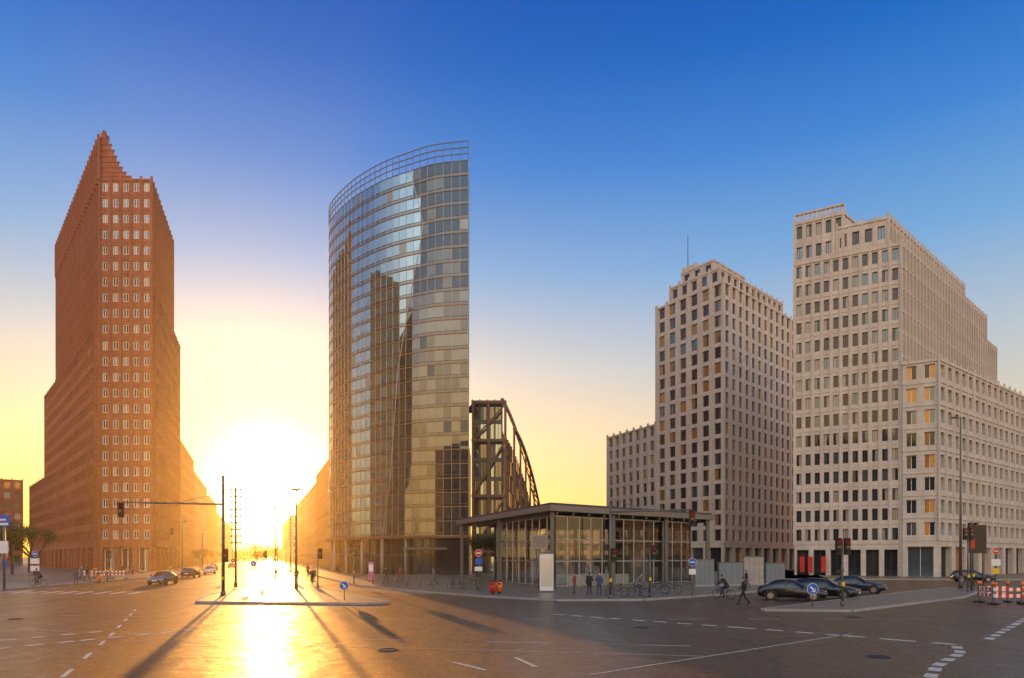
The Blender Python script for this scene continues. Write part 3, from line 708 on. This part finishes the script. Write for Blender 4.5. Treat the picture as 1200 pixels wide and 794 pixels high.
# ------------------------------------------------------------------ people
def person(loc,rz,pose='walk',top='coat',legs='jeans',scale=1,hair='hair',bag=False):
    J={}
    if pose=='walk':
        J=dict(pel=(0,0,.93),ch=(0,.03,1.30),nk=(0,.04,1.47),hd=(0,.07,1.62),hl=(-.09,0,.90),kl=(-.10,.20,.50),al=(-.10,.30,.09),tl=(-.10,.46,.05),hr=(.09,0,.90),kr=(.10,-.05,.48),ar=(.10,-.34,.17),tr=(.10,-.22,.04),
            sl=(-.18,.02,1.40),el=(-.25,-.14,1.13),wl=(-.24,-.10,.88),sr=(.18,.02,1.40),er=(.25,.12,1.13),wr=(.22,.30,.95))
    elif pose=='stand':
        J=dict(pel=(0,0,.93),ch=(0,0,1.30),nk=(0,0,1.47),hd=(0,.03,1.62),hl=(-.09,0,.90),kl=(-.11,.03,.49),al=(-.12,0,.09),tl=(-.14,.15,.04),hr=(.09,0,.90),kr=(.11,.04,.49),ar=(.13,.02,.09),tr=(.16,.17,.04),
            sl=(-.18,0,1.40),el=(-.26,-.04,1.12),wl=(-.24,.06,.88),sr=(.18,0,1.40),er=(.26,-.02,1.13),wr=(.16,.22,1.05))
    else:
        J=dict(pel=(0,-.22,1.0),ch=(0,.0,1.33),nk=(0,.12,1.48),hd=(0,.18,1.63),hl=(-.09,-.22,.97),kl=(-.10,.20,.78),al=(-.10,.08,.38),tl=(-.10,.24,.33),hr=(.09,-.22,.97),kr=(.10,.12,.62),ar=(.10,.0,.20),tr=(.10,.15,.15),
            sl=(-.18,.08,1.42),el=(-.27,.22,1.20),wl=(-.24,.43,1.06),sr=(.18,.08,1.42),er=(.27,.22,1.20),wr=(.24,.43,1.06))
    J={a:Vector(b) for a,b in J.items()}
    S=[]
    def seg(a,b,ra,rb,l): S.append((J[a] if isinstance(a,str) else Vector(a),J[b] if isinstance(b,str) else Vector(b),ra,rb,l))
    for sx in (-1,1):
        o=Vector((sx*.065,0,0)); seg(J['pel']+o,J['ch']+o*1.3,.115,.125,top)
        seg(J['ch']+o*1.3,J['nk']+o*1.2+Vector((0,0,-.08)),.12,.085,top)
        seg(J['pel']+o+Vector((0,0,.02)),J['pel']+o*1.3+Vector((0,.0,-.1)),.12,.12,top)
    seg('sl','sr',.075,.075,top); seg('ch','nk',.11,.06,top); seg(J['nk'],J['hd'],.055,.06,'skin')
    h=J['hd']; seg(h+Vector((0,.02,-.04)),h+Vector((0,-.005,.05)),.075,.092,'skin'); seg(h+Vector((0,.08,-.01)),h+Vector((0,.105,-.025)),.018,.016,'skin')
    seg(h+Vector((0,-.03,.04)),h+Vector((0,-.02,.07)),.098,.092,hair)
    for sd in 'lr':
        seg('h'+sd,'k'+sd,.092,.06,legs); seg('k'+sd,'a'+sd,.06,.042,legs); seg('a'+sd,'t'+sd,.05,.042,'shoe')
        seg('s'+sd,'e'+sd,.062,.048,top); seg('e'+sd,'w'+sd,.048,.034,top)
        w=J['w'+sd]; dd=(w-J['e'+sd]).normalized(); J['m'+sd]=w+dd*.09; seg(w,J['m'+sd],.03,.033,'skin')
        seg(h+Vector((-.09 if sd=='l' else .09,0,-.0)),h+Vector((-.095 if sd=='l' else .095,-.01,.02)),.018,.018,'skin')
    q=MB()
    for a,b,ra,rb,l in S:
        if (b-a).length>1e-4: q.tube(a,b,ra,rb,12,'skin')
        q.sphere(a,ra,'skin',10); q.sphere(b,rb,'skin',10)
    me=q.mesh('tmp'); o=bpy.data.objects.new('tmp',me); COL.objects.link(o)
    md=o.modifiers.new('r','REMESH'); md.mode='VOXEL'; md.voxel_size=.022
    dg=bpy.context.evaluated_depsgraph_get(); me2=bpy.data.meshes.new_from_object(o.evaluated_get(dg)); bpy.data.objects.remove(o)
    r=MB(); r.v=[tuple(x.co) for x in me2.vertices]
    for pl in me2.polygons:
        c=pl.center; best=None;bd_=9
        for a,b,ra,rb,l in S:
            ab=b-a; t_=max(0,min(1,(c-a).dot(ab)/max(ab.length_squared,1e-9))); dd=(c-a-ab*t_).length-(ra+(rb-ra)*t_)
            if dd<bd_: bd_=dd;best=l
        r.f.append(tuple(pl.vertices)); r.m.append(r.mi(best)); r.smooth.add(len(r.f)-1)
    bpy.data.meshes.remove(me2)
    for sd in 'lr':
        m0=J['m'+sd]; d=(m0-J['w'+sd]).normalized(); side=Vector((0,1,0)) if abs(d.y)<.8 else Vector((1,0,0)); curl=Vector((.5 if sd=='l' else -.5,0,0)) if abs(d.y)<.8 else Vector((0,0,-.6))
        for i,ln in enumerate((.055,.065,.06,.045)):
            a=m0+side*(.026-.017*i); b=a+d*ln*.6; c=b+(d+curl).normalized()*ln*.55
            r.tube(a,b,.009,.0085,6,'skin'); r.tube(b,c,.0085,.007,6,'skin')
        a=m0-d*.05+side*.03; b=a+(side+d).normalized()*.04; r.tube(a,b,.011,.009,6,'skin'); r.tube(b,b+d*.025,.009,.008,6,'skin')
    for sx in (-1,1): r.sphere(h+Vector((sx*.032,.083,.012)),.011,'black',6)
    r.cbox(h+Vector((0,.092,-.055)),(.045,.012,.01),'tail')
    if bag: r.cbox(J['ch']+Vector((0,-.19,0)),(.28,.14,.42),'coatb')
    nm='cyclist' if pose=='cycle' else 'pedestrian'
    return r.obj(nm,loc,rz,scale)
def bicycle(loc,rz,kk='black'):
    m_=MB()
    for y in (-.52,.52):
        m_.ring((0,y,.34),(1,0,0),.32,.02,'rubber'); m_.tube((-.04,y,.34),(.04,y,.34),.02,n=8,k='rim')
        for i in range(10):
            a=math.pi*i/5; m_.tube((0,y,.34),(0,y+.31*math.cos(a),.34+.31*math.sin(a)),.003,n=3,k='rim')
    T=lambda a,b,r=.017:m_.tube(a,b,r,n=7,k=kk)
    T((0,-.15,.30),(0,-.27,.86)); T((0,-.24,.78),(0,.36,.80)); T((0,-.15,.30),(0,.38,.70)); T((0,-.15,.30),(0,-.52,.34),.012); T((0,-.25,.76),(0,-.52,.34),.012)
    T((0,.34,.92),(0,.52,.34)); T((0,.34,.90),(0,.38,1.04)); T((-.27,.32,1.05),(0,.40,1.05),.013); T((.27,.32,1.05),(0,.40,1.05),.013)
    m_.box((-.07,-.38,.88),(.14,0,0),(0,.25,0),(0,0,.05),'black'); m_.tube((-.1,-.15,.3),(.1,-.15,.3),.05,n=10,k='rim')
    m_.obj('bicycle',loc,rz)
P2=math.pi/2
person((14.6,43,0),P2*.8,'walk','coat','coat',bag=True)
for (x,y,rz,t_,pv) in ((9.0,48.6,-P2,'coatg','cycle'),(15.2,49,.9,'coat','cycle'),(-46.5,67,P2,'coat','cycle')):
    z=.13 if (x,y)!=(15.2,49) else .0
    person((x,y,z),rz,'cycle',t_,'jeans'); bicycle((x,y,z),rz)
for x,y,rz in ((-5.2,60,.3),(-4.4,60.3,.5),(-3.4,60.6,1.2),(7.6,49.4,1.5),(11.4,53,1.6),(12.4,53.2,1.3)): bicycle((x,y,.13),rz)
for x,y,rz,ps,tp in ((5.9,52,.2,'stand','coat'),(6.7,52.3,2.8,'stand','coatb'),(4.9,53.5,1.4,'stand','coatr'),(-14,76,1.,'walk','coat'),(-13,79,4,'walk','coatr'),(-20.5,70,3.1,'walk','coat'),(-24,76,0.1,'walk','coatb'),(-22.6,78,3.3,'walk','coatg'),(-51,82,1.4,'walk','coat'),(-53,84,4.6,'walk','coatg'),(-46,72,.5,'stand','coatb'),(-63,110,.5,'walk','coat'),(-60,108,3.5,'walk','coatr'),(22,64,1.,'walk','coat'),(43.5,66,1.,'stand','coatr'),(-8,70,1.2,'walk','coatg'),(-66,118,1,'walk','coat'),(-29,97,0,'walk','coat'),(44,91,1.5,'walk','coatr')):
    person((x,y,.13),rz,ps,tp,'jeans' if R.random()<.6 else 'coat',R.uniform(.94,1.03))

# ------------------------------------------------------------------ trees
def tree_mesh(seed,h=9,leaves=1600,spread=3.2):
    r=random.Random(seed); m_=MB()
    tips=[]
    def grow(p,d,l,rad,dep):
        q=p+d*l; m_.tube(p,q,rad,rad*.65,7 if dep<2 else 4,'bark',False)
        if dep>=4: tips.append(q); return
        if dep>=2: tips.append(q)
        for i in range(3 if dep<3 else 2):
            nd=(d+Vector((r.uniform(-1,1),r.uniform(-1,1),r.uniform(-.2,.7)))*.75).normalized(); grow(q,nd,l*r.uniform(.62,.8),rad*.6,dep+1)
    grow(Vector((0,0,0)),Vector((0,0,1)),h*.3,h*.022,0)
    for i in range(leaves):
        c=r.choice(tips)+Vector((r.gauss(0,.38),r.gauss(0,.38),r.gauss(0,.32)))
        a=Vector((r.uniform(-1,1),r.uniform(-1,1),r.uniform(-1,1))).normalized()*.12; b_=a.cross(Vector((r.uniform(-1,1),r.uniform(-1,1),r.uniform(-1,1)))).normalized()*.08
        m_.face([c-a,c-b_,c+a,c+b_],'leaf' if r.random()<.6 else 'leaf2')
    return m_.mesh('tree')
TM=[tree_mesh(i,9,2600) for i in range(3)]
for i,(x,y,s_) in enumerate(((-72,103,.95),(-82,112,1.1),(-92,130,1.1),(-5,98,.8),(-1.5,99,.85),(2,101,.8),(6,112,.9),(14,118,.9),(-85,186,.6),(-92,202,.7),(-99,222,.7),(-108,246,.7),(-118,272,.7),(-78,208,.6),(-86,232,.6),(-98,262,.6),(-130,150,1.4))):
    place('tree',TM[i%3],(x,y,.1),i*1.3,s_)
r_=random.Random(5); m_=MB()
for i in range(42000):
    x=r_.uniform(-420,420); hh=9+2.5*math.sin(x*.11)+2*math.sin(x*.37+1)+1.2*math.sin(x*1.1)
    c=Vector((x,560+r_.uniform(-15,15)+.1*abs(x),hh*r_.random()**.8)); a=Vector((r_.uniform(-1,1),r_.uniform(-.3,.3),r_.uniform(-1,1)))*.75; b_=Vector((a.z,.2,-a.x))*.8
    m_.face([c-a,c-b_,c+a,c+b_],'leaf' if r_.random()<.6 else 'leaf2')
m_.obj('distant_trees')
for x,y,w,hh,mm in ((40,300,60,22,'beige'),(110,330,80,24,'ochre'),(-260,420,80,24,'beige'),(190,300,70,26,'beige')):
    b=MB(); prism(b,[(x,y),(x+w,y),(x+w,y+20),(x,y+20)],0,hh,{0:dict(cols=18,rows=6,wf=.5,hf=.6,mg=gw,mf='framed',panes=1)},mm); b.obj('added_reflection_block')

# ------------------------------------------------------------------ scattering haze added over the square for the golden flare glow
hm=bpy.data.materials.new('added_flare_haze'); hm.use_nodes=True; nh=hm.node_tree
for n_ in list(nh.nodes): nh.nodes.remove(n_)
ho=nh.nodes.new('ShaderNodeOutputMaterial'); hs=nh.nodes.new('ShaderNodeVolumeScatter'); hs.inputs['Color'].default_value=(1,.84,.58,1); hs.inputs['Density'].default_value=.00032; hs.inputs['Anisotropy'].default_value=.82
nh.links.new(hs.outputs[0],ho.inputs['Volume'])
M['haze']=hm
m_=MB(); m_.box((-330,26,-.5),(560,0,0),(0,420,0),(0,0,75),'haze'); m_.obj('added_flare_haze')

# ------------------------------------------------------------------ light
EL=math.radians(5.2); AZ=math.radians(-19.5)   # azimuth from +Y toward +X
sd=Vector((math.sin(AZ)*math.cos(EL),math.cos(AZ)*math.cos(EL),math.sin(EL)))
L=bpy.data.lights.new('sun','SUN'); L.energy=5; L.angle=math.radians(.5); L.color=(1,.43,.08)
lo=bpy.data.objects.new('sun',L); COL.objects.link(lo); lo.rotation_euler=sd.to_track_quat('Z','Y').to_euler(); lo.location=(-60,180,60)
w=bpy.data.worlds.new('World'); sc.world=w; w.use_nodes=True; nt=w.node_tree
bg=nt.nodes['Background']; ST=.12
sk=nt.nodes.new('ShaderNodeTexSky'); sk.sky_type='NISHITA'; sk.sun_disc=False
sk.sun_elevation=EL; sk.sun_rotation=AZ; sk.air_density=1; sk.dust_density=1.2; sk.ozone_density=3
bg.inputs['Strength'].default_value=ST
tc=nt.nodes.new('ShaderNodeTexCoord'); nrm=nt.nodes.new('ShaderNodeVectorMath'); nrm.operation='NORMALIZE'; nt.links.new(tc.outputs['Generated'],nrm.inputs[0])
sep=nt.nodes.new('ShaderNodeSeparateXYZ'); nt.links.new(nrm.outputs[0],sep.inputs[0])
def MA(op,a,b=None,cl=False):
    n=nt.nodes.new('ShaderNodeMath'); n.operation=op; n.use_clamp=cl
    for i,x in enumerate((a,b)):
        if x is None: continue
        if isinstance(x,(int,float)): n.inputs[i].default_value=x
        else: nt.links.new(x,n.inputs[i])
    return n.outputs[0]
def ramp(src,stops):
    r=nt.nodes.new('ShaderNodeValToRGB'); e=r.color_ramp.elements
    while len(e)<len(stops): e.new(.5)
    for x,(p_,c_) in zip(e,stops): x.position=p_; x.color=(*c_,1)
    nt.links.new(src,r.inputs[0]); return r.outputs[0]
def scale(v_,k):
    n=nt.nodes.new('ShaderNodeVectorMath'); n.operation='SCALE'; nt.links.new(v_,n.inputs[0])
    if isinstance(k,(int,float)): n.inputs['Scale'].default_value=k
    else: nt.links.new(k,n.inputs['Scale'])
    return n.outputs[0]
def const(c):
    n=nt.nodes.new('ShaderNodeCombineXYZ')
    for i in range(3): n.inputs[i].default_value=c[i]
    return n.outputs[0]
def addv(a,b):
    n=nt.nodes.new('ShaderNodeVectorMath'); n.operation='ADD'; nt.links.new(a,n.inputs[0]); nt.links.new(b,n.inputs[1]); return n.outputs[0]
elev=ramp(sep.outputs[2],[(0,(.90,.50,.17)),(.07,(.90,.61,.28)),(.16,(.82,.69,.48)),(.26,(.54,.62,.67)),(.38,(.19,.43,.76)),(.49,(.045,.25,.70)),(.58,(.004,.145,.58)),(.67,(0.,.085,.48)),(1,(.01,.04,.20))])
dt=nt.nodes.new('ShaderNodeVectorMath'); dt.operation='DOT_PRODUCT'; nt.links.new(nrm.outputs[0],dt.inputs[0]); dt.inputs[1].default_value=sd
dp=MA('MAXIMUM',dt.outputs['Value'],0.0)
sky=elev
sky=addv(sky,scale(const((1,.60,.12)),MA('MULTIPLY',MA('POWER',dp,22.),.32)))
sky=addv(sky,scale(const((1,.74,.28)),MA('MULTIPLY',MA('POWER',dp,70.),.7)))
sky=addv(sky,scale(const((1,.85,.5)),MA('MULTIPLY',MA('POWER',dp,700.),9.)))
hz=MA('POWER',2.718,MA('MULTIPLY',MA('ABSOLUTE',sep.outputs[2]),-7.))
sky=addv(sky,scale(const((1,.44,-.06)),MA('MULTIPLY',MA('MULTIPLY',hz,MA('POWER',dp,4.)),1.6)))
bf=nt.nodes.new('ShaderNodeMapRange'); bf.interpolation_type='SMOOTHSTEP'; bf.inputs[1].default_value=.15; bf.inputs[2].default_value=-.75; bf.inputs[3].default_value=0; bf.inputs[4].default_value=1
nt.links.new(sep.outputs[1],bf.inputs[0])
back_fill=ramp(sep.outputs[2],[(0,(1,.50,.13)),(.14,(1,.56,.19)),(.26,(1,.70,.40)),(.38,(.88,.80,.72)),(.5,(.64,.73,.85)),(1,(.38,.38,.42))])  # unseen sky behind the camera, brightened and warmed to fill the facades
mx=nt.nodes.new('ShaderNodeMix'); mx.data_type='VECTOR'; nt.links.new(bf.outputs[0],mx.inputs[0]); nt.links.new(sky,mx.inputs[4]); nt.links.new(scale(back_fill,2.35),mx.inputs[5])
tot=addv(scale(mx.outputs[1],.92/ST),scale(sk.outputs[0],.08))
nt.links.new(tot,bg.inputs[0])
cam=bpy.data.cameras.new('camera'); co=bpy.data.objects.new('camera',cam); COL.objects.link(co); sc.camera=co
cam.lens=24; cam.sensor_width=36; cam.shift_y=.2125; cam.clip_end=12000; cam.clip_start=.1
co.location=(0,0,3); co.rotation_euler=(math.radians(90),0,0)
sc.view_settings.view_transform='Standard'; sc.view_settings.look='None'; sc.view_settings.exposure=0
